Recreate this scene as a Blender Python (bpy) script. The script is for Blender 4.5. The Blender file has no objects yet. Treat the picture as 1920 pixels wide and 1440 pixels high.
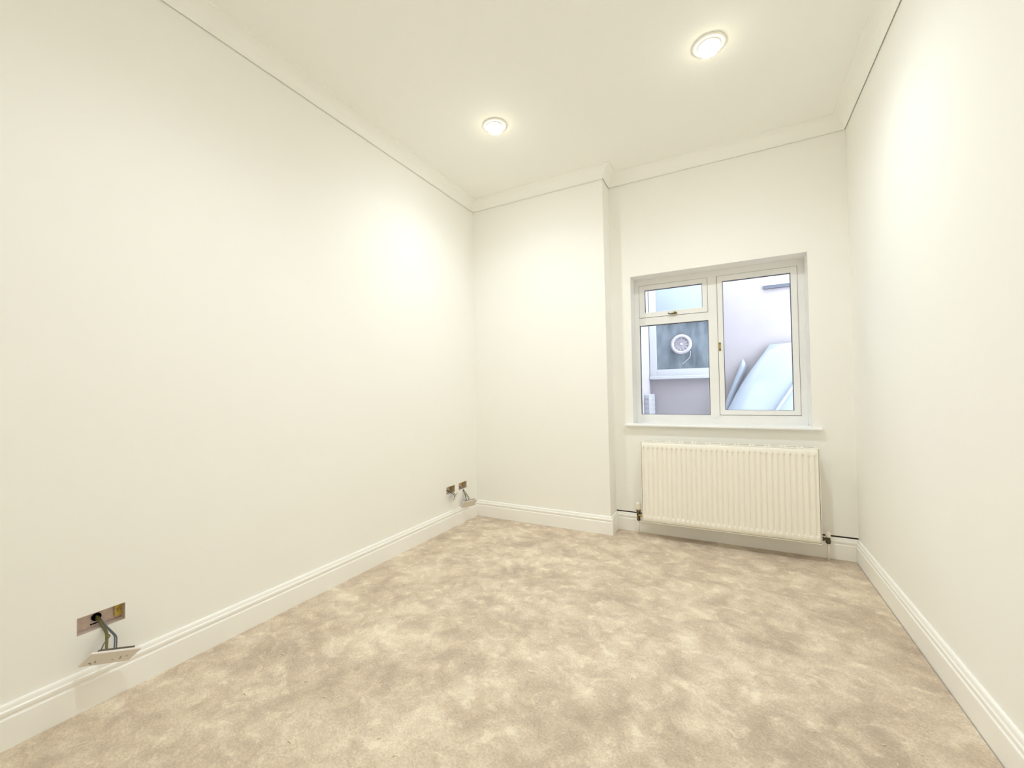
import bpy, bmesh, math, random
from mathutils import Vector, Matrix
random.seed(7)
SC = bpy.context.scene
COL = SC.collection
PI = math.pi

# ------------------------------------------------------------------ camera
cam_d = bpy.data.cameras.new('camera')
cam = bpy.data.objects.new('camera', cam_d); COL.objects.link(cam)
cam_d.sensor_width = 36.0
cam_d.lens = 772.47 / 1920 * 36.0
cam_d.clip_start = 0.02
YAW, PITCH, ROLL = 0.4896, 0.0207, -0.0160
fwd0 = Vector((-math.sin(YAW), math.cos(YAW), 0)); rt0 = Vector((math.cos(YAW), math.sin(YAW), 0)); up0 = Vector((0, 0, 1))
fw = fwd0 * math.cos(PITCH) + up0 * math.sin(PITCH)
up = up0 * math.cos(PITCH) - fwd0 * math.sin(PITCH)
rt = rt0 * math.cos(ROLL) + up * math.sin(ROLL)
up = up * math.cos(ROLL) - rt0 * math.sin(ROLL)
M = Matrix((rt, up, -fw)).transposed().to_4x4()
M.translation = Vector((2.1075, -3.2258, 1.125))
cam.matrix_world = M
SC.camera = cam

# ------------------------------------------------------------------ world, exposure
W_ = bpy.data.worlds.new('overcast_sky'); SC.world = W_; W_.use_nodes = True
wn = W_.node_tree.nodes; wl = W_.node_tree.links
bg = wn['Background']
SKY_STRENGTH = 7.2
tc = wn.new('ShaderNodeTexCoord'); sep = wn.new('ShaderNodeSeparateXYZ'); rmp = wn.new('ShaderNodeValToRGB')
wl.new(tc.outputs['Generated'], sep.inputs[0]); wl.new(sep.outputs['Z'], rmp.inputs[0])
rmp.color_ramp.elements[0].position = 0.0; rmp.color_ramp.elements[0].color = (0.86, 0.90, 0.98, 1)
rmp.color_ramp.elements[1].position = 0.6; rmp.color_ramp.elements[1].color = (0.88, 0.93, 1.0, 1)
wl.new(rmp.outputs[0], bg.inputs['Color']); bg.inputs['Strength'].default_value = SKY_STRENGTH
LAMP_EMIT = 230.0
LAMP_WATT = 35.0
LAMP_COL = (0.872, 0.955, 1.0, 1)

SC.view_settings.view_transform = 'Standard'
SC.view_settings.look = 'None'
SC.view_settings.gamma = 1.0
SC.view_settings.use_curve_mapping = False
SC.view_settings.exposure = 0.0
SC.cycles.max_bounces = 16
SC.cycles.diffuse_bounces = 12
SC.cycles.glossy_bounces = 4
SC.cycles.transparent_max_bounces = 12
SC.cycles.sample_clamp_indirect = 6.0
SC.cycles.use_denoising = True
SC.cycles.adaptive_threshold = 0.03

# ------------------------------------------------------------------ materials
def mat(name, col, rough=0.6, metal=0.0, spec=0.4, noise=0.0, nscale=20, bump=0.0, bscale=80, emit=None, estr=0):
    m = bpy.data.materials.new(name); m.use_nodes = True
    n, l = m.node_tree.nodes, m.node_tree.links
    b = n['Principled BSDF']
    b.inputs['Base Color'].default_value = (*col, 1)
    b.inputs['Roughness'].default_value = rough
    b.inputs['Metallic'].default_value = metal
    b.inputs['Specular IOR Level'].default_value = spec
    t = n.new('ShaderNodeTexCoord')
    if noise:
        nz = n.new('ShaderNodeTexNoise'); nz.inputs['Scale'].default_value = nscale; nz.inputs['Detail'].default_value = 5
        l.new(t.outputs['Object'], nz.inputs['Vector'])
        mx = n.new('ShaderNodeMix'); mx.data_type = 'RGBA'
        mx.inputs['A'].default_value = (*[max(0, c * (1 - noise)) for c in col], 1)
        mx.inputs['B'].default_value = (*[min(1, c * (1 + noise)) for c in col], 1)
        l.new(nz.outputs['Fac'], mx.inputs['Factor']); l.new(mx.outputs['Result'], b.inputs['Base Color'])
    if bump:
        nb = n.new('ShaderNodeTexNoise'); nb.inputs['Scale'].default_value = bscale; nb.inputs['Detail'].default_value = 4
        l.new(t.outputs['Object'], nb.inputs['Vector'])
        bp = n.new('ShaderNodeBump'); bp.inputs['Strength'].default_value = bump; bp.inputs['Distance'].default_value = 0.002
        l.new(nb.outputs['Fac'], bp.inputs['Height']); l.new(bp.outputs['Normal'], b.inputs['Normal'])
    if emit:
        b.inputs['Emission Color'].default_value = (*emit, 1); b.inputs['Emission Strength'].default_value = estr
    return m

MW = mat('wall_paint', (0.915, 0.905, 0.865), 0.75, spec=0.2, noise=0.012, nscale=2.2, bump=0.12, bscale=60)
MC = mat('ceiling_paint', (0.93, 0.925, 0.885), 0.8, spec=0.15, noise=0.01, nscale=2, bump=0.1, bscale=50)
MT = mat('trim_gloss_paint', (0.93, 0.92, 0.885), 0.35, spec=0.45, noise=0.01, nscale=6)
MR = mat('radiator_enamel', (0.93, 0.90, 0.82), 0.35, spec=0.45, noise=0.012, nscale=8)
MU = mat('window_upvc', (0.87, 0.87, 0.865), 0.35, spec=0.45, noise=0.06, nscale=7)
MRV = mat('reveal_daylight_paint', (0.93, 0.93, 0.93), 0.33, spec=0.8, noise=0.01, nscale=5)
MGK = mat('black_gasket', (0.02, 0.02, 0.03), 0.5)
MBR = mat('brass', (0.55, 0.42, 0.16), 0.35, metal=1.0, noise=0.15, nscale=90)
MYL = mat('yellow_passivated_steel', (0.62, 0.47, 0.10), 0.45, metal=0.5, noise=0.3, nscale=120)
MGV = mat('galvanised_steel', (0.66, 0.55, 0.49), 0.5, metal=0.35, noise=0.22, nscale=70)
MDK = mat('dark_bronze', (0.12, 0.10, 0.06), 0.35, metal=0.7, noise=0.3, nscale=120)
MBL = mat('black_void', (0.006, 0.006, 0.006), 0.9, spec=0.0)
MPL = mat('white_socket_plastic', (0.74, 0.70, 0.64), 0.3, spec=0.5)
MVP = mat('valve_plastic', (0.84, 0.80, 0.70), 0.4)
MPIP = mat('white_pipe', (0.85, 0.80, 0.72), 0.4)
MSL = mat('socket_back_gap_shade', (0.10, 0.075, 0.05), 0.5)
MHL = mat('pin_hole_black', (0.10, 0.08, 0.06), 0.7)
MGY = mat('cable_green_yellow', (0.17, 0.155, 0.025), 0.45, noise=0.5, nscale=160)
MGR = mat('cable_grey', (0.13, 0.12, 0.105), 0.45)
MBU = mat('cable_blue_grey', (0.10, 0.12, 0.16), 0.45)
MMAS = mat('shaded_masonry', (0.10, 0.075, 0.05), 0.95, spec=0.0, noise=0.3, nscale=60)
MLN = mat('lint', (0.88, 0.82, 0.70), 0.9, spec=0.0)
MREN = mat('outside_render', (0.345, 0.325, 0.335), 0.85, spec=0.1, noise=0.06, nscale=3.5, bump=0.4, bscale=90)
MREW = mat('outside_pale_render', (0.50, 0.475, 0.50), 0.85, spec=0.1, noise=0.05, nscale=3.5)
MOW = mat('outside_white_frame', (0.50, 0.515, 0.53), 0.35)
MSH = mat('pale_blue_plastic', (0.31, 0.355, 0.41), 0.25, spec=0.5, noise=0.03, nscale=3)
MLED = mat('ledge_shadow', (0.09, 0.10, 0.125), 0.6, noise=0.2, nscale=30)
MGND = mat('white_bounce_ground', (0.86, 0.86, 0.86), 0.9, noise=0.2, nscale=8)
MFRO = mat('fanlight_sky_reflection', (0.31, 0.365, 0.43), 0.25, spec=0.5, noise=0.08, nscale=4)  # pale blue paints the sky's reflection into the upper pane
MFAN = mat('vent_plastic', (0.47, 0.46, 0.475), 0.4)
MVANE = mat('vent_vane_grey', (0.36, 0.345, 0.38), 0.5)
MBULB = mat('lit_bulb_face', (0.9, 0.9, 0.88), 0.4, emit=LAMP_COL[:3], estr=LAMP_EMIT)
MBULS = mat('lit_bulb_neck', (0.9, 0.86, 0.7), 0.4, emit=(1.0, 0.96, 0.74), estr=14.0)

# thin architectural window glass
MG = bpy.data.materials.new('window_glass'); MG.use_nodes = True
n, l = MG.node_tree.nodes, MG.node_tree.links
n.remove(n['Principled BSDF'])
tr = n.new('ShaderNodeBsdfTransparent'); tr.inputs[0].default_value = (0.95, 0.97, 1.0, 1)
gl = n.new('ShaderNodeBsdfGlossy'); gl.inputs['Roughness'].default_value = 0.02
fr = n.new('ShaderNodeFresnel'); fr.inputs['IOR'].default_value = 1.35
mxs = n.new('ShaderNodeMixShader')
l.new(fr.outputs[0], mxs.inputs[0]); l.new(tr.outputs[0], mxs.inputs[1]); l.new(gl.outputs[0], mxs.inputs[2])
l.new(mxs.outputs[0], n['Material Output'].inputs['Surface'])

# dark streaky outside glass
MDG = bpy.data.materials.new('dark_dusty_glass'); MDG.use_nodes = True
n, l = MDG.node_tree.nodes, MDG.node_tree.links
b = n['Principled BSDF']; b.inputs['Roughness'].default_value = 0.3
t = n.new('ShaderNodeTexCoord'); mp = n.new('ShaderNodeMapping'); mp.inputs['Scale'].default_value = (7, 7, 2.5)
nz = n.new('ShaderNodeTexNoise'); nz.inputs['Scale'].default_value = 1.6; nz.inputs['Detail'].default_value = 7
nz2 = n.new('ShaderNodeTexNoise'); nz2.inputs['Scale'].default_value = 130; nz2.inputs['Detail'].default_value = 2
rp = n.new('ShaderNodeValToRGB')
rp.color_ramp.elements[0].position = 0.34; rp.color_ramp.elements[0].color = (0.068, 0.092, 0.115, 1)
rp.color_ramp.elements[1].position = 0.72; rp.color_ramp.elements[1].color = (0.21, 0.25, 0.28, 1)
ad = n.new('ShaderNodeMath'); ad.operation = 'MULTIPLY_ADD'; ad.inputs[1].default_value = 0.22
l.new(t.outputs['Object'], mp.inputs[0]); l.new(mp.outputs[0], nz.inputs['Vector']); l.new(t.outputs['Object'], nz2.inputs['Vector'])
l.new(nz2.outputs['Fac'], ad.inputs[0]); l.new(nz.outputs['Fac'], ad.inputs[2])
ad2 = n.new('ShaderNodeMath'); ad2.operation = 'SUBTRACT'; ad2.inputs[1].default_value = 0.11
l.new(ad.outputs[0], ad2.inputs[0]); l.new(ad2.outputs[0], rp.inputs[0]); l.new(rp.outputs[0], b.inputs['Base Color'])

# carpet
MCP = bpy.data.materials.new('carpet_pile'); MCP.use_nodes = True
n, l = MCP.node_tree.nodes, MCP.node_tree.links
b = n['Principled BSDF']; b.inputs['Roughness'].default_value = 1.0; b.inputs['Specular IOR Level'].default_value = 0.0
b.inputs['Sheen Weight'].default_value = 0.1
t = n.new('ShaderNodeTexCoord')
mp = n.new('ShaderNodeMapping'); mp.inputs['Rotation'].default_value = (0, 0, 0.5); mp.inputs['Scale'].default_value = (1.0, 1.08, 1)
l.new(t.outputs['Object'], mp.inputs[0])
def noise(scale, detail, rough=0.55, dist=0.0, vec=None):
    q = n.new('ShaderNodeTexNoise'); q.inputs['Scale'].default_value = scale; q.inputs['Detail'].default_value = detail
    q.inputs['Roughness'].default_value = rough; q.inputs['Distortion'].default_value = dist
    l.new(vec or mp.outputs[0], q.inputs['Vector']); return q
n1 = noise(8.5, 6, 0.66, 0.4); n2 = noise(2.6, 3, 0.5, 0.3); n3 = noise(110, 3, 0.7); n4 = noise(330, 2, 0.7)
def math_(op, a, bb, c=None):
    q = n.new('ShaderNodeMath'); q.operation = op
    for i, v in enumerate((a, bb, c)):
        if v is None: continue
        if isinstance(v, (int, float)): q.inputs[i].default_value = v
        else: l.new(v, q.inputs[i])
    return q.outputs[0]
s = math_('MULTIPLY_ADD', n2.outputs['Fac'], 0.55, math_('MULTIPLY', n1.outputs['Fac'], 0.85))
s = math_('MULTIPLY_ADD', n3.outputs['Fac'], 0.55, s)
s = math_('MULTIPLY_ADD', n4.outputs['Fac'], 0.50, s)
n5 = noise(16.0, 2, 0.5, 0.2)
mr = n.new('ShaderNodeMapRange'); mr.interpolation_type = 'SMOOTHSTEP'
mr.inputs['From Min'].default_value = 0.56; mr.inputs['From Max'].default_value = 0.68; mr.inputs['To Max'].default_value = 0.11
l.new(n5.outputs['Fac'], mr.inputs['Value'])
s = math_('ADD', s, mr.outputs['Result'])
s = math_('SUBTRACT', s, 0.735)
rp = n.new('ShaderNodeValToRGB')
e = rp.color_ramp.elements
e[0].position = 0.28; e[0].color = (0.47, 0.380, 0.290, 1)
e[1].position = 0.74; e[1].color = (0.86, 0.765, 0.61, 1)
em = e.new(0.5); em.color = (0.66, 0.54, 0.42, 1)
l.new(s, rp.inputs[0]); l.new(rp.outputs[0], b.inputs['Base Color'])
bp = n.new('ShaderNodeBump'); bp.inputs['Strength'].default_value = 0.55; bp.inputs['Distance'].default_value = 0.004
hh = math_('MULTIPLY_ADD', n1.outputs['Fac'], 0.5, math_('ADD', n3.outputs['Fac'], n4.outputs['Fac']))
l.new(hh, bp.inputs['Height']); l.new(bp.outputs['Normal'], b.inputs['Normal'])

# ------------------------------------------------------------------ mesh helpers
def link(name, bm, m, parent=None, smooth=False):
    me = bpy.data.meshes.new(name)
    bmesh.ops.recalc_face_normals(bm, faces=bm.faces)
    bm.to_mesh(me); bm.free()
    for mm in (m if isinstance(m, (list, tuple)) else [m]): me.materials.append(mm)
    if smooth:
        me.polygons.foreach_set('use_smooth', [True] * len(me.polygons))
    o = bpy.data.objects.new(name, me); COL.objects.link(o)
    if parent is not None:
        o.parent = parent; o.matrix_parent_inverse = Matrix.Translation(-parent.location)
    return o
def box(bm, x0, x1, y0, y1, z0, z1, bev=0.0):
    r = bmesh.ops.create_cube(bm, size=1.0)
    for v in r['verts']:
        v.co = Vector((x0 + (v.co.x + .5) * (x1 - x0), y0 + (v.co.y + .5) * (y1 - y0), z0 + (v.co.z + .5) * (z1 - z0)))
    if bev:
        es = list({e for v in r['verts'] for e in v.link_edges})
        bmesh.ops.bevel(bm, geom=es, offset=bev, segments=2, affect='EDGES', profile=0.5)
def boxo(name, m, parent, x0, x1, y0, y1, z0, z1, bev=0.0):
    bm = bmesh.new(); box(bm, x0, x1, y0, y1, z0, z1, bev); return link(name, bm, m, parent)
def lathe(bm, prof, c, axis='z', seg=40, mi=0):
    """prof: list of (radius, along)"""
    rings = []
    for r, h in prof:
        ring = []
        if r < 1e-6:
            q = Vector((0, 0, h)); ring = [bm.verts.new(_ax(q, axis) + Vector(c))]
        else:
            for k in range(seg):
                a = 2 * PI * k / seg
                ring.append(bm.verts.new(_ax(Vector((r * math.cos(a), r * math.sin(a), h)), axis) + Vector(c)))
        rings.append(ring)
    for a, b_ in zip(rings, rings[1:]):
        for k in range(seg):
            k2 = (k + 1) % seg
            if len(a) == 1 and len(b_) == 1: continue
            if len(a) == 1: f = bm.faces.new((a[0], b_[k], b_[k2]))
            elif len(b_) == 1: f = bm.faces.new((a[k], a[k2], b_[0]))
            else: f = bm.faces.new((a[k], a[k2], b_[k2], b_[k]))
            f.material_index = mi; f.smooth = True
def _ax(q, axis):
    if axis == 'z': return q
    if axis == 'x': return Vector((q.z, q.x, q.y))
    if axis == 'y': return Vector((q.x, q.z, q.y))
def catmull(pts, n=8):
    P = [Vector(p) for p in pts]; P = [P[0] * 2 - P[1]] + P + [P[-1] * 2 - P[-2]]
    out = []
    for i in range(1, len(P) - 2):
        for k in range(n):
            t = k / n
            out.append(0.5 * ((2 * P[i]) + (P[i + 1] - P[i - 1]) * t + (2 * P[i - 1] - 5 * P[i] + 4 * P[i + 1] - P[i + 2]) * t * t
                              + (3 * P[i] - P[i - 1] - 3 * P[i + 1] + P[i + 2]) * t ** 3))
    out.append(P[-2]); return out
def tube(bm, pts, r, seg=8):
    rings = []
    for i, p in enumerate(pts):
        d = (pts[min(i + 1, len(pts) - 1)] - pts[max(i - 1, 0)]).normalized()
        a = d.cross(Vector((0.3, 0.9, 0.2))).normalized(); c = d.cross(a)
        rings.append([bm.verts.new(p + a * r * math.cos(2 * PI * k / seg) + c * r * math.sin(2 * PI * k / seg)) for k in range(seg)])
    for A, B in zip(rings, rings[1:]):
        for k in range(seg):
            f = bm.faces.new((A[k], A[(k + 1) % seg], B[(k + 1) % seg], B[k])); f.smooth = True
    bm.faces.new(rings[0]); bm.faces.new(rings[-1])
def empty(name, loc, label, cat, group=None):
    o = bpy.data.objects.new(name, None); COL.objects.link(o); o.location = loc; o.empty_display_size = 0.05
    o['label'] = label; o['category'] = cat
    if group: o['group'] = group
    return o
def struct(o):
    o['kind'] = 'structure'; return o

# ------------------------------------------------------------------ room dimensions
Wd, D, H = 2.8076, 0.1801, 2.9051
BXT, BXB = 1.234, 1.249            # chimney breast right edge, top and bottom (it leans a little)
YB = -4.0                          # wall behind the camera
CV, CH, SK, ST = 0.0856, 0.0781, 0.1404, 0.018
FR = 0.33                          # window frame inner face

# floor: subfloor with the carpet laid over it, stopping just short of the right baseboard
bm = bmesh.new(); box(bm, -0.1, Wd + 0.1, YB - 0.1, 0.33, -0.12, -0.014)
struct(link('floor', bm, MBL))
bm = bmesh.new()
box(bm, 0.004, Wd - ST - 0.004, YB, -0.004, -0.013, 0.0)
box(bm, BXB + ST, Wd - ST - 0.004, -0.004, D - ST + 0.006, -0.013, 0.0)
carpet = link('carpet', bm, MCP)
carpet['label'] = 'beige mottled deep pile carpet covering the whole room floor'; carpet['category'] = 'carpet'

# left wall with three recesses for socket boxes
HOLES = [(-2.643, -2.508, 0.268, 0.332), (-0.458, -0.338, 0.285, 0.345), (-0.283, -0.162, 0.285, 0.345)]
ys = sorted({YB - 0.1, 0.30} | {h[0] for h in HOLES} | {h[1] for h in HOLES})
zs = sorted({-0.1, H + 0.1} | {h[2] for h in HOLES} | {h[3] for h in HOLES})
bm = bmesh.new(); vv = {}
def V(x, y, z):
    k = (round(x, 5), round(y, 5), round(z, 5))
    if k not in vv: vv[k] = bm.verts.new(k)
    return vv[k]
solid = {}
for i in range(len(ys) - 1):
    for j in range(len(zs) - 1):
        cy, cz = (ys[i] + ys[i + 1]) / 2, (zs[j] + zs[j + 1]) / 2
        solid[i, j] = not any(h[0] < cy < h[1] and h[2] < cz < h[3] for h in HOLES)
TH = -0.05
for (i, j), sld in solid.items():
    a, b2, c, d2 = ys[i], ys[i + 1], zs[j], zs[j + 1]
    if sld:
        bm.faces.new((V(0, a, c), V(0, b2, c), V(0, b2, d2), V(0, a, d2)))
        bm.faces.new((V(TH, a, d2), V(TH, b2, d2), V(TH, b2, c), V(TH, a, c)))
    for (di, dj, e0, e1) in ((-1, 0, (a, c), (a, d2)), (1, 0, (b2, c), (b2, d2)), (0, -1, (a, c), (b2, c)), (0, 1, (a, d2), (b2, d2))):
        nb = solid.get((i + di, j + dj), False)
        if sld and not nb:
            bm.faces.new((V(0, *e0), V(0, *e1), V(TH, *e1), V(TH, *e0)))
struct(link('wall_left', bm, MW))
boxo_ = boxo('wall_left', MW, None, -0.2, TH - 0.001, YB - 0.1, 0.30, -0.1, H + 0.1); 
struct(boxo_)

# chimney breast
bm = bmesh.new()
vs = [bm.verts.new(p) for p in ((0, 0, -0.1), (BXB, 0, -0.1), (BXB, 0.32, -0.1), (0, 0.32, -0.1), (0, 0, H + .05), (BXT, 0, H + .05), (BXT, 0.32, H + .05), (0, 0.32, H + .05))]
for f in ((0, 1, 2, 3), (4, 5, 6, 7), (0, 1, 5, 4), (1, 2, 6, 5), (2, 3, 7, 6), (3, 0, 4, 7)): bm.faces.new([vs[k] for k in f])
es = [e for e in bm.edges if {v.index for v in e.verts} is not None and abs(e.verts[0].co.y) < 1e-6 and abs(e.verts[1].co.y) < 1e-6 and e.verts[0].co.x > 1 and e.verts[1].co.x > 1]
bmesh.ops.bevel(bm, geom=es, offset=0.006, segments=3, affect='EDGES', profile=0.5)
struct(link('wall_breast', bm, MW))

# alcove back wall with the window opening (reveal colour whitened to stand in for daylight)
WX0, WX1, WZ0, WZ1 = 1.399, 2.582, 0.842, 2.050
bm = bmesh.new()
YO = 0.42
xs = [1.2, WX0, WX1, Wd + 0.1]; zz = [0.1495, WZ0, WZ1, H + 0.1]
vv = {}
for i in range(3):
    for j in range(3):
        if i == 1 and j == 1: continue
        a, b2, c, d2 = xs[i], xs[i + 1], zz[j], zz[j + 1]
        bm.faces.new((V(a, D, c), V(b2, D, c), V(b2, D, d2), V(a, D, d2)))
        bm.faces.new((V(a, YO, d2), V(b2, YO, d2), V(b2, YO, c), V(a, YO, c)))
for e0, e1 in (((WX0, WZ0), (WX1, WZ0)), ((WX1, WZ0), (WX1, WZ1)), ((WX1, WZ1), (WX0, WZ1)), ((WX0, WZ1), (WX0, WZ0))):
    f = bm.faces.new((V(e0[0], D, e0[1]), V(e1[0], D, e1[1]), V(e1[0], YO, e1[1]), V(e0[0], YO, e0[1]))); f.material_index = 1
for e0, e1 in (((xs[0], zz[0]), (xs[3], zz[0])), ((xs[3], zz[0]), (xs[3], zz[3])), ((xs[3], zz[3]), (xs[0], zz[3])), ((xs[0], zz[3]), (xs[0], zz[0]))):
    # close the slab's outer rim through the existing grid corners
    A = [x for x in xs if min(e0[0], e1[0]) <= x <= max(e0[0], e1[0])]; B = [z for z in zz if min(e0[1], e1[1]) <= z <= max(e0[1], e1[1])]
    seq = [(x, e0[1]) for x in A] if e0[1] == e1[1] else [(e0[0], z) for z in B]
    for p, q in zip(seq, seq[1:]):
        bm.faces.new((V(p[0], D, p[1]), V(q[0], D, q[1]), V(q[0], YO, q[1]), V(p[0], YO, p[1])))
struct(link('wall_back', bm, [MW, MRV]))
struct(boxo('wall_right', MW, None, Wd, Wd + 0.1, YB - 0.1, 0.42, -0.1, H + 0.1))
struct(boxo('wall_front', MW, None, -0.1, Wd + 0.1, YB - 0.1, YB, -0.1, H + 0.1))
struct(boxo('ceiling', MC, None, -0.2, Wd + 0.1, YB - 0.1, 0.42, H, H + 0.12))

# ------------------------------------------------------------------ coving and baseboards: mitred sweeps
def sweep(name, prof, path_b, normals, m, path_t=None, gap=0.0):
    out = []
    npt = len(path_b)
    def mitre(i):
        if i == 0: return Vector(normals[0])
        if i == npt - 1: return Vector(normals[-1])
        a, b_ = Vector(normals[i - 1]), Vector(normals[i]); return (a + b_) / (1 + a.dot(b_))
    for sgm, nm in enumerate(name):
        bm = bmesh.new(); rows = []
        for i in (sgm, sgm + 1):
            mv = mitre(i)
            rows.append([bm.verts.new((path_b[i][0] + mv.x * o, path_b[i][1] + mv.y * o, z)) for o, z in prof])
        k = len(prof)
        for q in range(k):
            f = bm.faces.new((rows[0][q], rows[0][(q + 1) % k], rows[1][(q + 1) % k], rows[1][q]))
        bm.faces.new(rows[0]); bm.faces.new(rows[1])
        out.append(struct(link(nm, bm, m)))
    return out
norms = [(1, 0), (0, -1), (1, 0), (0, -1), (-1, 0)]
pt = [(0, YB), (0, 0), (BXT + .001, 0), (BXT + .001, D), (Wd, D), (Wd, YB)]
pb = [(0, YB), (0, 0), (BXB, 0), (BXB, D), (Wd, D), (Wd, YB)]
cove = [(0.006, H - CV), (0.0075, H - CV + 0.001), (0.009, H - CV + 0.006)]
for k in range(0, 11):
    a = k / 10 * PI / 2       # concave quarter curve
    cove.append((CH - 0.005 - (CH - 0.015) * math.cos(a), H - 0.006 - (CV - 0.014) * (1 - math.sin(a))))
cove += [(CH, H - 0.006), (CH, H + 0.002), (0.006, H + 0.002)]
sweep(['trim_1', 'trim_2', 'trim_3', 'trim_4', 'trim_5'], cove, pt, norms, MC)
base = [(0.0, -0.014), (ST, -0.014), (ST, 0.094), (ST - .001, 0.0965), (0.0125, 0.0985), (0.0115, 0.103)]
for k in range(1, 9):
    a = k / 8 * PI * 0.62
    base.append((0.0105 + 0.0062 * math.sin(a), 0.103 + 0.0125 * (1 - math.cos(a))))
base += [(0.0125, 0.1235), (0.0115, 0.129), (0.0105, 0.135), (0.008, SK - .001), (0.006, SK), (0.0, SK)]
bset = sweep(['baseboard_left', 'baseboard_breast', 'baseboard_return', 'baseboard_back', 'baseboard_right'], base, pb, norms, MT)
# masonry behind the board under the window: the plaster stops just above it, leaving an open joint, its shade put into the dark brown
struct(boxo('wall_back', MMAS, None, 1.2, Wd + 0.1, D + 0.014, 0.42, -0.1, 0.1494))

# ------------------------------------------------------------------ window
win = bpy.data.objects.new('window_1', None); COL.objects.link(win); win.location = ((WX0 + WX1) / 2, FR, WZ0); struct(win)
FZ0, FZ1 = 0.866, WZ1
bm = bmesh.new()
yf, yb = FR, FR + 0.07
box(bm, WX0, 1.437, yf, yb, FZ0, FZ1, .002); box(bm, 2.541, WX1, yf, yb, FZ0, FZ1, .002)
box(bm, 1.436, 2.542, yf, yb, 2.001, FZ1, .002); box(bm, 1.436, 2.542, yf, yb, FZ0, 0.9255, .002)
fo = link('frame', bm, MU, win)
# mullion with a pointed welded top
bm = bmesh.new()
vs = [bm.verts.new((x, y, z)) for y in (yf - 0.004, yb - 0.005) for x, z in ((1.959, 0.905), (2.0225, 0.905), (2.0225, 2.004), (1.991, 2.036), (1.959, 2.004))]
bm.faces.new(vs[:5]); bm.faces.new(vs[5:])
for k in range(5): bm.faces.new((vs[k], vs[(k + 1) % 5], vs[5 + (k + 1) % 5], vs[5 + k]))
link('mullion', bm, MU, win)
boxo('transom', MU, win, 1.436, 1.961, yf - 0.003, yb - .005, 1.667, 1.7285, .002)
def sash(name, x0, x1, z0, z1, gx0, gx1, gz0, gz1, y0):
    bm = bmesh.new()
    for a in ((x0, gx0, z0, z1), (gx1, x1, z0, z1), (gx0 - .001, gx1 + .001, z0, gz0), (gx0 - .001, gx1 + .001, gz1, z1)):
        box(bm, a[0], a[1], y0, y0 + 0.05, a[2], a[3], .0025)
    return link(name, bm, MU, win)
def pane(x0, x1, z0, z1, y, g=0.0045):
    o = boxo('pane', MG, win, x0, x1, y + 0.006, y + 0.010, z0, z1)
    bm = bmesh.new()
    box(bm, x0, x0 + g, y, y + .012, z0, z1); box(bm, x1 - g, x1, y, y + .012, z0, z1)
    box(bm, x0 + g, x1 - g, y, y + .012, z1 - g, z1); box(bm, x0 + g, x1 - g, y, y + .012, z0, z0 + g * .5)
    link('gasket', bm, MGK, o)
sf = sash('fanlight_sash', 1.4395, 1.9565, 1.7315, 1.9985, 1.483, 1.920, 1.772, 1.960, yf - 0.006)
sr = sash('casement_sash', 2.0255, 2.5385, 0.9285, 1.9985, 2.0615, 2.5005, 0.964, 1.957, yf - 0.006)
pane(1.482, 1.921, 1.771, 1.961, yf + 0.012)
pane(2.0605, 2.5015, 0.963, 1.958, yf + 0.012)
pane(1.437, 1.9595, 0.9255, 1.667, yf + 0.014)
# dark strips standing in for shade in the gaps round both opening sashes
for nm, a in (('gap_shade', (1.4365, 1.9595, 1.7285, 2.0015)), ('gap_shade', (2.0225, 2.5415, 0.9255, 2.0015))):
    bm = bmesh.new(); g = 0.004; y0 = yf + 0.003
    box(bm, a[0], a[0] + g, y0, y0 + .03, a[2], a[3]); box(bm, a[1] - g, a[1], y0, y0 + .03, a[2], a[3])
    box(bm, a[0], a[1], y0, y0 + .03, a[3] - g, a[3]); box(bm, a[0], a[1], y0, y0 + .03, a[2], a[2] + g)
    link(nm, bm, MSL, win)
# fanlight handle: base plate and lever
bm = bmesh.new(); box(bm, 1.690, 1.735, yf - 0.014, yf - 0.0055, 1.738, 1.752, .002)
hb = link('handle', bm, MBR, win)
bm = bmesh.new(); tube(bm, catmull([(1.733, yf - .018, 1.744), (1.705, yf - .022, 1.740), (1.685, yf - .024, 1.739), (1.672, yf - .022, 1.744), (1.671, yf - .02, 1.750)]), 0.0042)
lathe(bm, [(0, -.004), (.0055, -.003), (.0055, .006), (0, .007)], (1.719, yf - 0.018, 1.752), 'y', 12)
ho = link('lever', bm, MDK, hb); 
# casement handle remains: small plate with two screw holes
bm = bmesh.new(); box(bm, 2.027, 2.042, yf - 0.012, yf - 0.0055, 1.420, 1.486, .002)
hb2 = link('handle', bm, MBR, win)
bm = bmesh.new()
for z in (1.476, 1.430): lathe(bm, [(0, -.001), (.0065, 0), (.0065, .005), (0, .006)], (2.036, yf - 0.016, z), 'y', 12)
link('screw', bm, MDK, hb2)
# sill board
bm = bmesh.new(); box(bm, 1.340, 2.6355, 0.140, D + .001, 0.8395, 0.8585, .006); box(bm, WX0 + .001, WX1 - .001, D - .002, FR + 0.03, 0.8395, 0.8585)
link('window_sill', bm, MRV, win)
bm = bmesh.new(); box(bm, WX0 + .003, WX1 - .003, FR - 0.002, FR + .03, 0.858, 0.867)
link('sill_bead', bm, MU, win)

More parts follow.
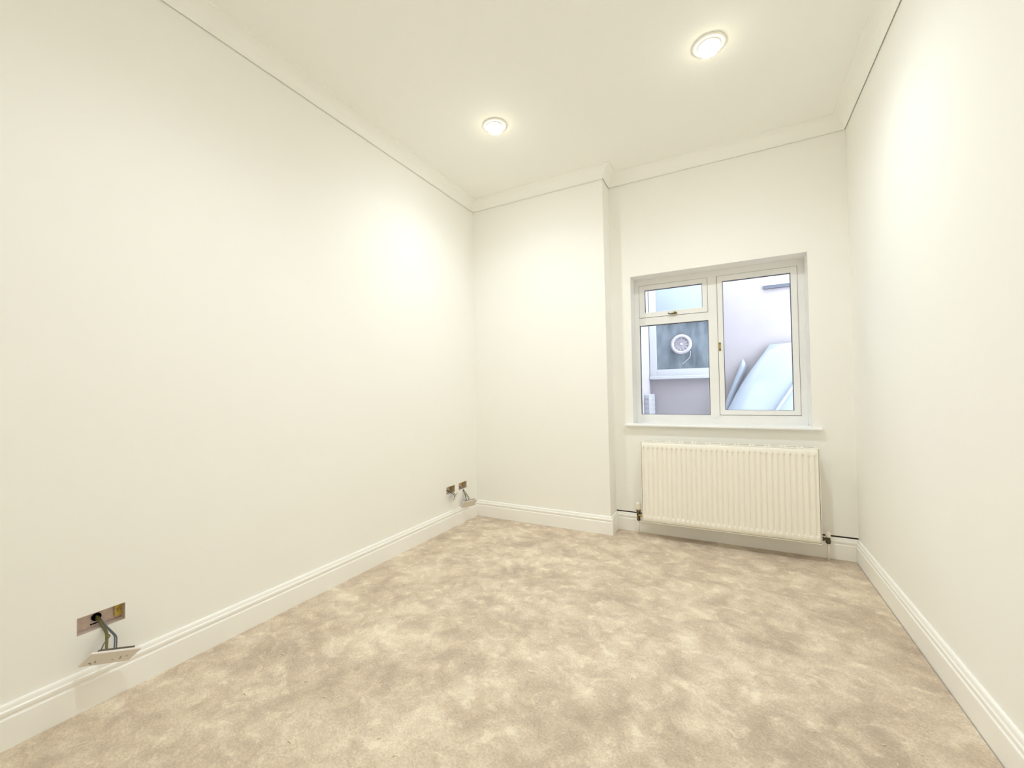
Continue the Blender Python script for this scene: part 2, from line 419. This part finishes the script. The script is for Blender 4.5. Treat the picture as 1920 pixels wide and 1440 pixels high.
# ------------------------------------------------------------------ radiator
rad = empty('radiator', (2.0375, 0.085, 0.13), 'cream double panel radiator with vertical flutes under the window', 'radiator')
X0, X1, Z0, Z1, Y0 = 1.4865, 2.5885, 0.130, 0.728, 0.030
def front_panel():
    bm = bmesh.new(); n = 33; pitch = (X1 - X0) / n
    xcols = [X0, X0 + 0.004]
    for k in range(n):
        c = X0 + (k + .5) * pitch
        for o in (-.0085, -.0065, -.0045, 0, .0045, .0065, .0085): xcols.append(c + o)
    xcols += [X1 - 0.004, X1]
    zr = [Z0, Z0 + .004, Z0 + .038, Z0 + .041, Z0 + .045, Z0 + .049, Z0 + .056, (Z0 + Z1) / 2, Z1 - .056, Z1 - .049, Z1 - .045, Z1 - .041, Z1 - .038, Z1 - .004, Z1]
    dz = [0, 0, 0, .35, .8, 1, 1, 1, 1, 1, .85, .4, 0, 0, 0]
    grid = []
    for j, z in enumerate(zr):
        row = []
        for i, x in enumerate(xcols):
            y = Y0
            if i in (0, len(xcols) - 1) or j in (0, len(zr) - 1): y = Y0 + 0.004
            else:
                k = (i - 2) % 7
                if 2 <= i < len(xcols) - 2:
                    y = Y0 + 0.0075 * dz[j] * (0, .12, .72, 1, .72, .12, 0)[k]
            row.append(bm.verts.new((x, y, z)))
        grid.append(row)
    for j in range(len(zr) - 1):
        for i in range(len(xcols) - 1):
            f = bm.faces.new((grid[j][i], grid[j][i + 1], grid[j + 1][i + 1], grid[j + 1][i])); f.smooth = True
    # rim going back
    ring = [grid[0][i] for i in range(len(xcols))] + [grid[j][-1] for j in range(1, len(zr))] + [grid[-1][i] for i in range(len(xcols) - 2, -1, -1)] + [grid[j][0] for j in range(len(zr) - 2, 0, -1)]
    back = [bm.verts.new((v.co.x, Y0 + 0.020, v.co.z)) for v in ring]
    for k in range(len(ring)):
        k2 = (k + 1) % len(ring); bm.faces.new((ring[k], ring[k2], back[k2], back[k]))
    bm.faces.new(back)
    return bm
link('front_panel', front_panel(), MR, rad)
boxo('back_panel', MR, rad, X0 + .006, X1 - .006, 0.118, 0.136, Z0 + .004, Z1 - .004, .003)
bm = bmesh.new()   # side covers with a lip
for xa, xb in ((X0 - .0065, X0 - .0035), (X1 + .0035, X1 + .0065)):
    box(bm, xa, xb, Y0 - .001, 0.138, Z0 - .003, Z1 + .003, .001)
sd = []
bm.free()
for xa, xb in ((X0 - .0065, X0 - .0030), (X1 + .0030, X1 + .0065)):
    boxo('side_panel', MR, rad, xa, xb, Y0 + .002, 0.138, Z0 - .002, Z1 + .002, .0012)
# lower roll edge of the casing below the front panel
boxo('bottom_edge', MR, rad, X0 - .0035, X1 + .0035, Y0 + .003, Y0 + .02, Z0 - .008, Z0 - .0035, .0015)
# top grille: rim plus slats between long slots
bm = bmesh.new()
zt = Z1 + .003
box(bm, X0 - .003, X1 + .003, Y0 + .003, Y0 + .030, zt - .002, zt + .0022, .001)
box(bm, X0 - .003, X1 + .003, 0.122, 0.138, zt - .002, zt + .0045, .001)
link('grille_frame', bm, MR, rad)
ns = 12
for k in range(ns + 1):
    c = X0 + (X1 - X0) * k / ns
    for o in ((-.011, .011) if 0 < k < ns else (0.006 if k == 0 else -0.006,)):
        boxo('grille_bar', MR, rad, c + o - .005, c + o + .005, Y0 + .029, 0.123, zt - .0015, zt + .0018)
boxo('convector_fins', MDK, rad, X0 + .03, X1 - .03, Y0 + .030, 0.112, Z0 + .05, Z1 - .06)
for x in (X0 + .18, X1 - .18):
    boxo('wall_bracket', MR, rad, x - .02, x + .02, 0.135, D + .002, Z0 + .12, Z1 - .08)

# valves and tails
def trv(x, y, label, lock):
    v = empty('radiator_valve', (x, y, 0.0), label, 'valve')
    sgn = 1 if not lock else -1
    bm = bmesh.new()
    if not lock:
        prof = [(0, .186), (.013, .187), (.0185, .195), (.0195, .199), (.0195, .238), (.0185, .2415), (.0135, .2455), (.0, .2455)]
        lathe(bm, prof, (x, y, 0), 'z', 32)
        cp = link('cap', bm, MVP, v)
        bm = bmesh.new()
        for k in range(16):
            a = 2 * PI * k / 16; cx, cy = x + .0195 * math.cos(a), y + .0195 * math.sin(a)
            box(bm, cx - .0016, cx + .0016, cy - .0016, cy + .0016, .203, .236)
        link('grip_rib', bm, MVP, cp)
        bm = bmesh.new(); lathe(bm, [(0, .186), (.0165, .187), (.0170, .178), (.0150, .172), (.0145, .150), (.0125, .140), (.0120, .118), (.0135, .116), (.0135, .108), (.008, .104), (0, .104)], (x, y, 0), 'z', 20)
        zc = .150; link('body', bm, MDK, v, )
    else:
        prof = [(0, .152), (.0135, .153), (.0140, .157), (.0130, .186), (.011, .190), (.003, .1915), (0, .1915)]
        lathe(bm, prof, (x, y, 0), 'z', 24); link('cap', bm, MVP, v)
        bm = bmesh.new(); lathe(bm, [(0, .152), (.0115, .152), (.0125, .146), (.0115, .138), (.0145, .134), (.0145, .118), (.011, .112), (0, .112)], (x, y, 0), 'z', 20)
        zc = .143; link('body', bm, MDK, v)
    bm = bmesh.new()
    xe = X0 + .004 if not lock else X1 - .004
    a0, a1 = sorted((x, xe))
    lathe(bm, [(0, 0), (.009, 0), (.009, a1 - a0), (0, a1 - a0)], (a0, y - 0.012, zc), 'x', 16)
    xm = (x + xe) / 2 + sgn * .004
    lathe(bm, [(0, -.008), (.0135, -.008), (.0135, .008), (0, .008)], (xm, y - 0.012, zc), 'x', 6)
    link('union_nut', bm, MBR if not lock else MDK, v)
    bm = bmesh.new(); lathe(bm, [(0, -.012), (.0072, -.012), (.0072, .116), (0, .116)], (x, y, 0), 'z', 16)
    link('pipe_tail', bm, MPIP, v)
trv(1.438, 0.112, 'thermostatic valve with white fluted cap at left end of radiator', False)
trv(2.637, 0.112, 'small lockshield valve with plain pale cap at right end of radiator', True)

# ------------------------------------------------------------------ unfinished sockets
def socket(name, hole, knock, loc, label, plate, wires, group):
    y0, y1, z0, z1 = hole
    s = empty(name, (0, (y0 + y1) / 2, z0), label, 'socket', group)
    dp = 0.036; t = 0.0012
    bm = bmesh.new()
    yy0, yy1, za, zb = y0 + .0004, y1 - .0004, z0 + .0004, z1 - .0004
    box(bm, -dp - t, -dp, yy0, yy1, za, zb)
    box(bm, -dp, -.001, yy0, yy0 + t, za, zb); box(bm, -dp, -.001, yy1 - t, yy1, za, zb)
    box(bm, -dp, -.001, yy0, yy1, za, za + t); box(bm, -dp, -.001, yy0, yy1, zb - t, zb)
    link('back_box', bm, MGV, s)
    # fixing lug at the far end, with its brass screw socket
    zm = (z0 + z1) / 2
    w = min(.022, (y1 - y0) * .18)
    boxo('fixing_lug', MYL, s, -.030, -.026, yy1 - w, yy1 - t, z0 + .012, zb - .002)
    bm = bmesh.new(); lathe(bm, [(0, 0), (.0055, 0), (.0055, .006), (.0022, .0065), (.0022, .002), (0, .002)], (-.026, yy1 - w * .5, zm + .003), 'x', 14)
    link('screw_boss', bm, MBR, s)
    ky, kz, kr = knock
    bm = bmesh.new(); lathe(bm, [(0, .0), (kr, .0), (kr, .0012), (0, .0012)], (-dp, ky, kz), 'x', 20)
    link('knockout_hole', bm, MBL, s)
    bm = bmesh.new(); tube_r = kr
    lathe(bm, [(kr * 1.02, .001), (kr * 1.22, .001), (kr * 1.22, .005), (kr * 1.02, .005)], (-dp, ky, kz), 'x', 20)
    link('grommet', bm, MBL, s)
    boxo('slot', MBL, s, -dp, -dp + .0015, ky - .017, ky + .004, kz - .0245, kz - .0205)
    for pts, r, m in wires:
        bm = bmesh.new(); tube(bm, catmull(pts), r); link('wire', bm, m, s)
    c, u, v, nn, pw, ph, pth, marks = plate
    Mx = Matrix((u, v, nn)).transposed().to_4x4(); Mx.translation = c
    bm = bmesh.new(); box(bm, -pw / 2, pw / 2, -ph / 2, ph / 2, -pth, 0, .003); bm.transform(Mx)
    fp = link('face_plate', bm, MPL, s)
    bt = .007 if pw > .12 else .0035
    bm = bmesh.new(); box(bm, -pw * .36, pw * .36, -ph * .36, ph * .47, -pth - bt, -pth, .001); bm.transform(Mx)
    link('terminal_block_shade', bm, MSL, s)  # dark block; on the edge-on plate it stands in for wall shade
    for (a, b_, la, lb) in marks:
        bm = bmesh.new(); box(bm, a - la, a + la, b_ - lb, b_ + lb, -.001, .0006); bm.transform(Mx)
        o = link('pin_hole', bm, MHL, fp)
VV = lambda *a: Vector(a).normalized()
n_ = VV(.663, -.296, -.687); u_ = VV(.058, .936, -.346); v_ = n_.cross(u_).normalized()
marks = [(-.052, -.018, .0035, .0013), (-.040, -.010, .0013, .0040), (-.046, -.026, .0030, .0012), (-.036, -.020, .0030, .0013),
         (.030, -.002, .0013, .0040), (.047, .000, .0030, .0013), (.033, -.014, .0030, .0013), (.012, -.017, .0025, .0012)]
socket('wall_socket', HOLES[0], (-2.581, .302, .0115), None, 'double socket with its face plate hanging on wires, nearest on left wall',
       (Vector((.078, -2.575, .177)), u_, v_, n_, .146, .086, .009, marks),
       [([(-.034, -2.581, .300), (-.005, -2.573, .270), (.02, -2.571, .252), (.05, -2.579, .237), (.083, -2.590, .206)], .0032, MGY),
        ([(-.034, -2.581, .306), (-.004, -2.572, .274), (.022, -2.568, .254), (.052, -2.576, .236), (.084, -2.588, .206)], .0026, MGY),
        ([(-.034, -2.583, .296), (-.005, -2.576, .274), (.025, -2.572, .251), (.04, -2.566, .243), (.06, -2.580, .241), (.08, -2.596, .236), (.088, -2.609, .214)], .0021, MGR),
        ([(-.034, -2.577, .300), (0, -2.568, .273), (.03, -2.561, .253), (.05, -2.557, .241), (.07, -2.562, .229), (.088, -2.570, .200)], .0022, MBU),
        ([(-.034, -2.576, .304), (0, -2.567, .275), (.03, -2.557, .252), (.055, -2.553, .239), (.075, -2.558, .227), (.088, -2.564, .198)], .0022, MGR)], None)
n2_ = VV(.675, -.339, -.655); u2 = VV(.466, .884, .022); v2 = n2_.cross(u2).normalized()
socket('wall_socket', HOLES[2], (-.252, .318, .0125), None, 'small open socket nearest the far corner, grey plate tilted face down above the baseboard',
       (Vector((.059, -.215, .159)), u2, v2, n2_, .142, .084, .008, []),
       [([(-.034, -.246, .317), (0, -.221, .275), (.03, -.232, .237), (.050, -.238, .185)], .0034, MGR),
        ([(-.034, -.244, .316), (0, -.216, .278), (.03, -.206, .237), (.05, -.203, .210), (.058, -.215, .180)], .0026, MGR),
        ([(-.034, -.248, .314), (0, -.220, .272), (.03, -.222, .236), (.05, -.212, .205), (.054, -.200, .182)], .0022, MGY)], None)
vd = VV(-.541, .800, -.255); v3 = VV(.40, .19, .897); v3 = (v3 - vd * v3.dot(vd)).normalized(); n3_ = vd.cross(v3).normalized()
socket('wall_socket', HOLES[1], (-.436, .318, .0125), None, 'small open socket second from the far corner, its plate hanging edge on',
       (Vector((.062, -.408, .258)), vd, v3, n3_, .110, .080, .009, []),
       [([(-.034, -.432, .317), (0, -.400, .293), (.03, -.388, .268), (.046, -.412, .250)], .0034, MGR),
        ([(-.034, -.430, .318), (0, -.385, .296), (.03, -.378, .276), (.048, -.394, .262)], .0024, MGY)], None)

# ------------------------------------------------------------------ ceiling downlights
def downlight(x, y, label, watt=LAMP_WATT):
    d = empty('ceiling_downlight', (x, y, H), label, 'ceiling light')
    bm = bmesh.new(); lathe(bm, [(.056, .0), (.080, .0), (.081, -.003), (.078, -.0065), (.064, -.009), (.058, -.008), (.056, .0)], (x, y, H), 'z', 48)
    link('trim_ring', bm, MT, d)
    bm = bmesh.new(); lathe(bm, [(.047, .0), (.0565, .0), (.057, -.009), (.054, -.0135), (.049, -.0135), (.047, -.010), (.047, 0)], (x, y, H), 'z', 48)
    link('inner_ring', bm, MT, d)
    bm = bmesh.new(); lathe(bm, [(.030, .0), (.044, -.006), (.0455, -.020), (.0452, -.0300), (.0435, -.0345)], (x, y, H), 'z', 40)
    link('bulb_neck', bm, MBULS, d)
    bm = bmesh.new(); lathe(bm, [(.0435, -.0345), (.038, -.0372), (.028, -.0398), (.015, -.0414), (0, -.0420)], (x, y, H), 'z', 32)
    link('bulb', bm, MBULB, d)
    ld = bpy.data.lights.new('reflector_beam', 'SPOT'); ld.energy = watt; ld.color = LAMP_COL[:3]
    ld.spot_size = math.radians(152); ld.spot_blend = 1.0; ld.shadow_soft_size = 0.04
    lo = bpy.data.objects.new('reflector_beam', ld); COL.objects.link(lo); lo.parent = d; lo.location = (0, 0, -0.055)
downlight(0.757, -0.877, 'round white ceiling downlight with lit bulb nearer the left wall')
downlight(2.046, -0.888, 'round white ceiling downlight with lit bulb nearer the right wall')
downlight(1.20, -2.45, 'unseen ceiling downlight added to light the near end of the room', LAMP_WATT * 1.4)  # out of view, added to brighten the near end of the room

# ------------------------------------------------------------------ outside: narrow light well
YW = 1.48
struct(boxo('wall_opposite', MREN, None, 1.0, 5.0, YW, YW + 0.2, -0.3, 2.52))
struct(boxo('wall_return', MREW, None, 1.10, 1.32, 0.43, YW - .001, -0.3, 2.52))
struct(boxo('ground', MGND, None, 1.0, 5.0, 0.425, YW, 0.45, 0.60))  # unseen ground, raised and whitened to bounce daylight up into the reveal

ow = empty('opposite_window', (1.68, YW, 1.24), 'white framed window with dark glass and round extractor, across the light well', 'window')
ya = YW - 0.035
bm = bmesh.new()
box(bm, 1.325, 1.398, ya, YW + .005, 1.275, 2.45, .004); box(bm, 1.962, 2.03, ya, YW + .005, 1.275, 2.45, .004)
box(bm, 1.397, 1.963, ya, YW + .005, 1.275, 1.347, .004); box(bm, 1.397, 1.963, ya, YW + .005, 2.38, 2.45, .004)
box(bm, 1.397, 1.963, ya, YW + .005, 1.838, 1.915, .004)
link('frame', bm, MOW, ow)
bm = bmesh.new(); box(bm, 1.322, 2.05, ya - .035, YW + .005, 1.241, 1.276, .006); link('window_sill', bm, MOW, ow)
boxo('pane', MDG, ow, 1.395, 1.965, YW - .012, YW - .006, 1.344, 1.842)
boxo('fanlight_pane', MFRO, ow, 1.395, 1.965, YW - .012, YW - .006, 1.910, 2.385)
vc = (1.647, YW - .012, 1.607)
bm = bmesh.new(); lathe(bm, [(.072, -.012), (.080, -.026), (.092, -.026), (.103, -.014), (.106, -.002), (.106, .0), (.072, .0)], vc, 'y', 48)
vr = link('vent_ring', bm, MFAN, ow)
bm = bmesh.new(); lathe(bm, [(.0, -.003), (.074, -.003), (.074, .0), (0, 0)], vc, 'y', 40); link('vent_back', bm, MVANE, vr)
bm = bmesh.new(); lathe(bm, [(0, -.022), (.012, -.021), (.017, -.012), (.017, 0), (0, 0)], vc, 'y', 24); link('vent_hub', bm, MFAN, vr)
for k in range(12):
    a = 2 * PI * k / 12
    bm = bmesh.new()
    p = [(.016, -.016, -.010), (.073, -.018, -.010), (.073, .012, -.004), (.016, .008, -.004)]
    q = []
    for r, w, yy in p:
        q.append(Vector((vc[0] + r * math.cos(a) - w * math.sin(a), vc[1] + yy, vc[2] + r * math.sin(a) + w * math.cos(a))))
    f1 = [bm.verts.new(v) for v in q]; f2 = [bm.verts.new(v + Vector((0, .0015, 0))) for v in q]
    bm.faces.new(f1); bm.faces.new(f2)
    for i in range(4): bm.faces.new((f1[i], f1[(i + 1) % 4], f2[(i + 1) % 4], f2[i]))
    link('vent_vane', bm, MVANE, vr)
bm = bmesh.new(); tube(bm, catmull([(1.735, YW - .02, 1.53), (1.730, YW - .022, 1.475), (1.700, YW - .022, 1.435), (1.655, YW - .02, 1.398)]), .0035); link('pull_cord', bm, MFAN, ow)

lv = empty('louvre_vent', (1.32, 1.2, 0.62), 'white slatted vent box on the side wall below the opposite window', 'vent')
boxo('housing', MOW, lv, 1.3195, 1.378, 1.10, 1.40, 0.62, 1.085, .008)
for k in range(6):
    z = 1.035 - k * 0.045
    bm = bmesh.new(); box(bm, 1.330, 1.370, 1.088, 1.101, z - .008, z + .008, .002); link('slat', bm, MVANE, lv)
    bm = bmesh.new(); box(bm, 1.377, 1.384, 1.13, 1.37, z - .007, z + .007, .002); link('slat', bm, MOW, lv)

lg = empty('stone_ledge', (2.8, YW, 2.1), 'pale ledge with its shadow painted dark grey, high on the outside wall beyond the right pane', 'ledge')
bm = bmesh.new(); box(bm, 2.404, 3.4, YW - .028, YW + .005, 2.092, 2.122, .002); link('slab', bm, MLED, lg)  # dark grey slab stands in for the shadow beneath the pale ledge
bm = bmesh.new(); box(bm, 2.404, 3.4, YW - .032, YW + .005, 2.1225, 2.131, .002); link('capping', bm, MOW, lg)

# pale plastic sheets leaning against the opposite wall
def curved_sheet(name, pts_left, pts_right, th, label):
    bm = bmesh.new(); A = catmull(pts_left, 6); B = catmull(pts_right, 6); nn = 10; rows = []
    for a, b_ in zip(A, B):
        row = []
        for k in range(nn + 1):
            t = k / nn; p = a.lerp(b_, t); p.y -= 0.03 * math.sin(PI * t); row.append(p)
        rows.append(row)
    F = [[bm.verts.new(p) for p in r] for r in rows]; Bk = [[bm.verts.new(p + Vector((0, th, 0))) for p in r] for r in rows]
    for G in (F, Bk):
        for i in range(len(G) - 1):
            for k in range(nn): f = bm.faces.new((G[i][k], G[i][k + 1], G[i + 1][k + 1], G[i + 1][k])); f.smooth = True
    for i in range(len(F) - 1):
        bm.faces.new((F[i][0], F[i + 1][0], Bk[i + 1][0], Bk[i][0])); bm.faces.new((F[i][nn], F[i + 1][nn], Bk[i + 1][nn], Bk[i][nn]))
    for k in range(nn):
        bm.faces.new((F[0][k], F[0][k + 1], Bk[0][k + 1], Bk[0][k])); bm.faces.new((F[-1][k], F[-1][k + 1], Bk[-1][k + 1], Bk[-1][k]))
    o = link(name, bm, MSH); return o
S1 = empty('plastic_sheet', (2.6, 1.3, 0.6), 'large pale blue plastic sheet leaning outside beyond the right pane', 'sheet')
o = curved_sheet('panel', [(1.88, 1.10, .60), (2.045, 1.22, .88), (2.21, 1.33, 1.20), (2.44, 1.425, 1.545)],
                 [(2.95, 1.10, .60), (3.15, 1.22, .88), (3.35, 1.33, 1.25), (3.6, 1.425, 1.60)], .006, '')
o.parent = S1; o.matrix_parent_inverse = Matrix.Translation(-S1.location)
bm = bmesh.new()
tube(bm, catmull([(2.29, 1.05, .60), (2.36, 1.115, .74), (2.445, 1.175, .90), (2.66, 1.29, 1.24)]), .014, 10)
o = link('folded_rib', bm, MSH, S1)
S2 = empty('plastic_strip', (2.05, 1.4, 0.6), 'narrow pale blue strip leaning left of the large sheet outside', 'sheet')
o = curved_sheet('strip', [(1.90, 1.31, .60), (2.0, 1.36, .85), (2.073, 1.40, 1.06), (2.214, 1.455, 1.43)],
                 [(1.975, 1.31, .60), (2.06, 1.36, .85), (2.135, 1.40, 1.06), (2.245, 1.455, 1.34)], .004, '')
o.parent = S2; o.matrix_parent_inverse = Matrix.Translation(-S2.location)

# ------------------------------------------------------------------ lint scattered on the carpet
bm = bmesh.new(); rnd = random.Random(3)
for k in range(170):
    x = rnd.uniform(.15, 2.6); y = rnd.uniform(-2.6, -.3); a = rnd.uniform(0, PI); L = rnd.uniform(.002, .007) * (1.4 if y < -1.4 else 1)
    b0 = Vector((math.cos(a), math.sin(a), 0)); p = Vector((x, y, .0022))
    tube(bm, [p - b0 * L, p + Vector((0, 0, .0015)), p + b0 * L + Vector((b0.y, -b0.x, 0)) * L * .6], rnd.uniform(.0008, .0016), 5)
lint = link('carpet_lint', bm, MLN); lint['kind'] = 'stuff'; lint['label'] = 'pale bits of carpet fluff scattered over the beige carpet'; lint['category'] = 'lint'
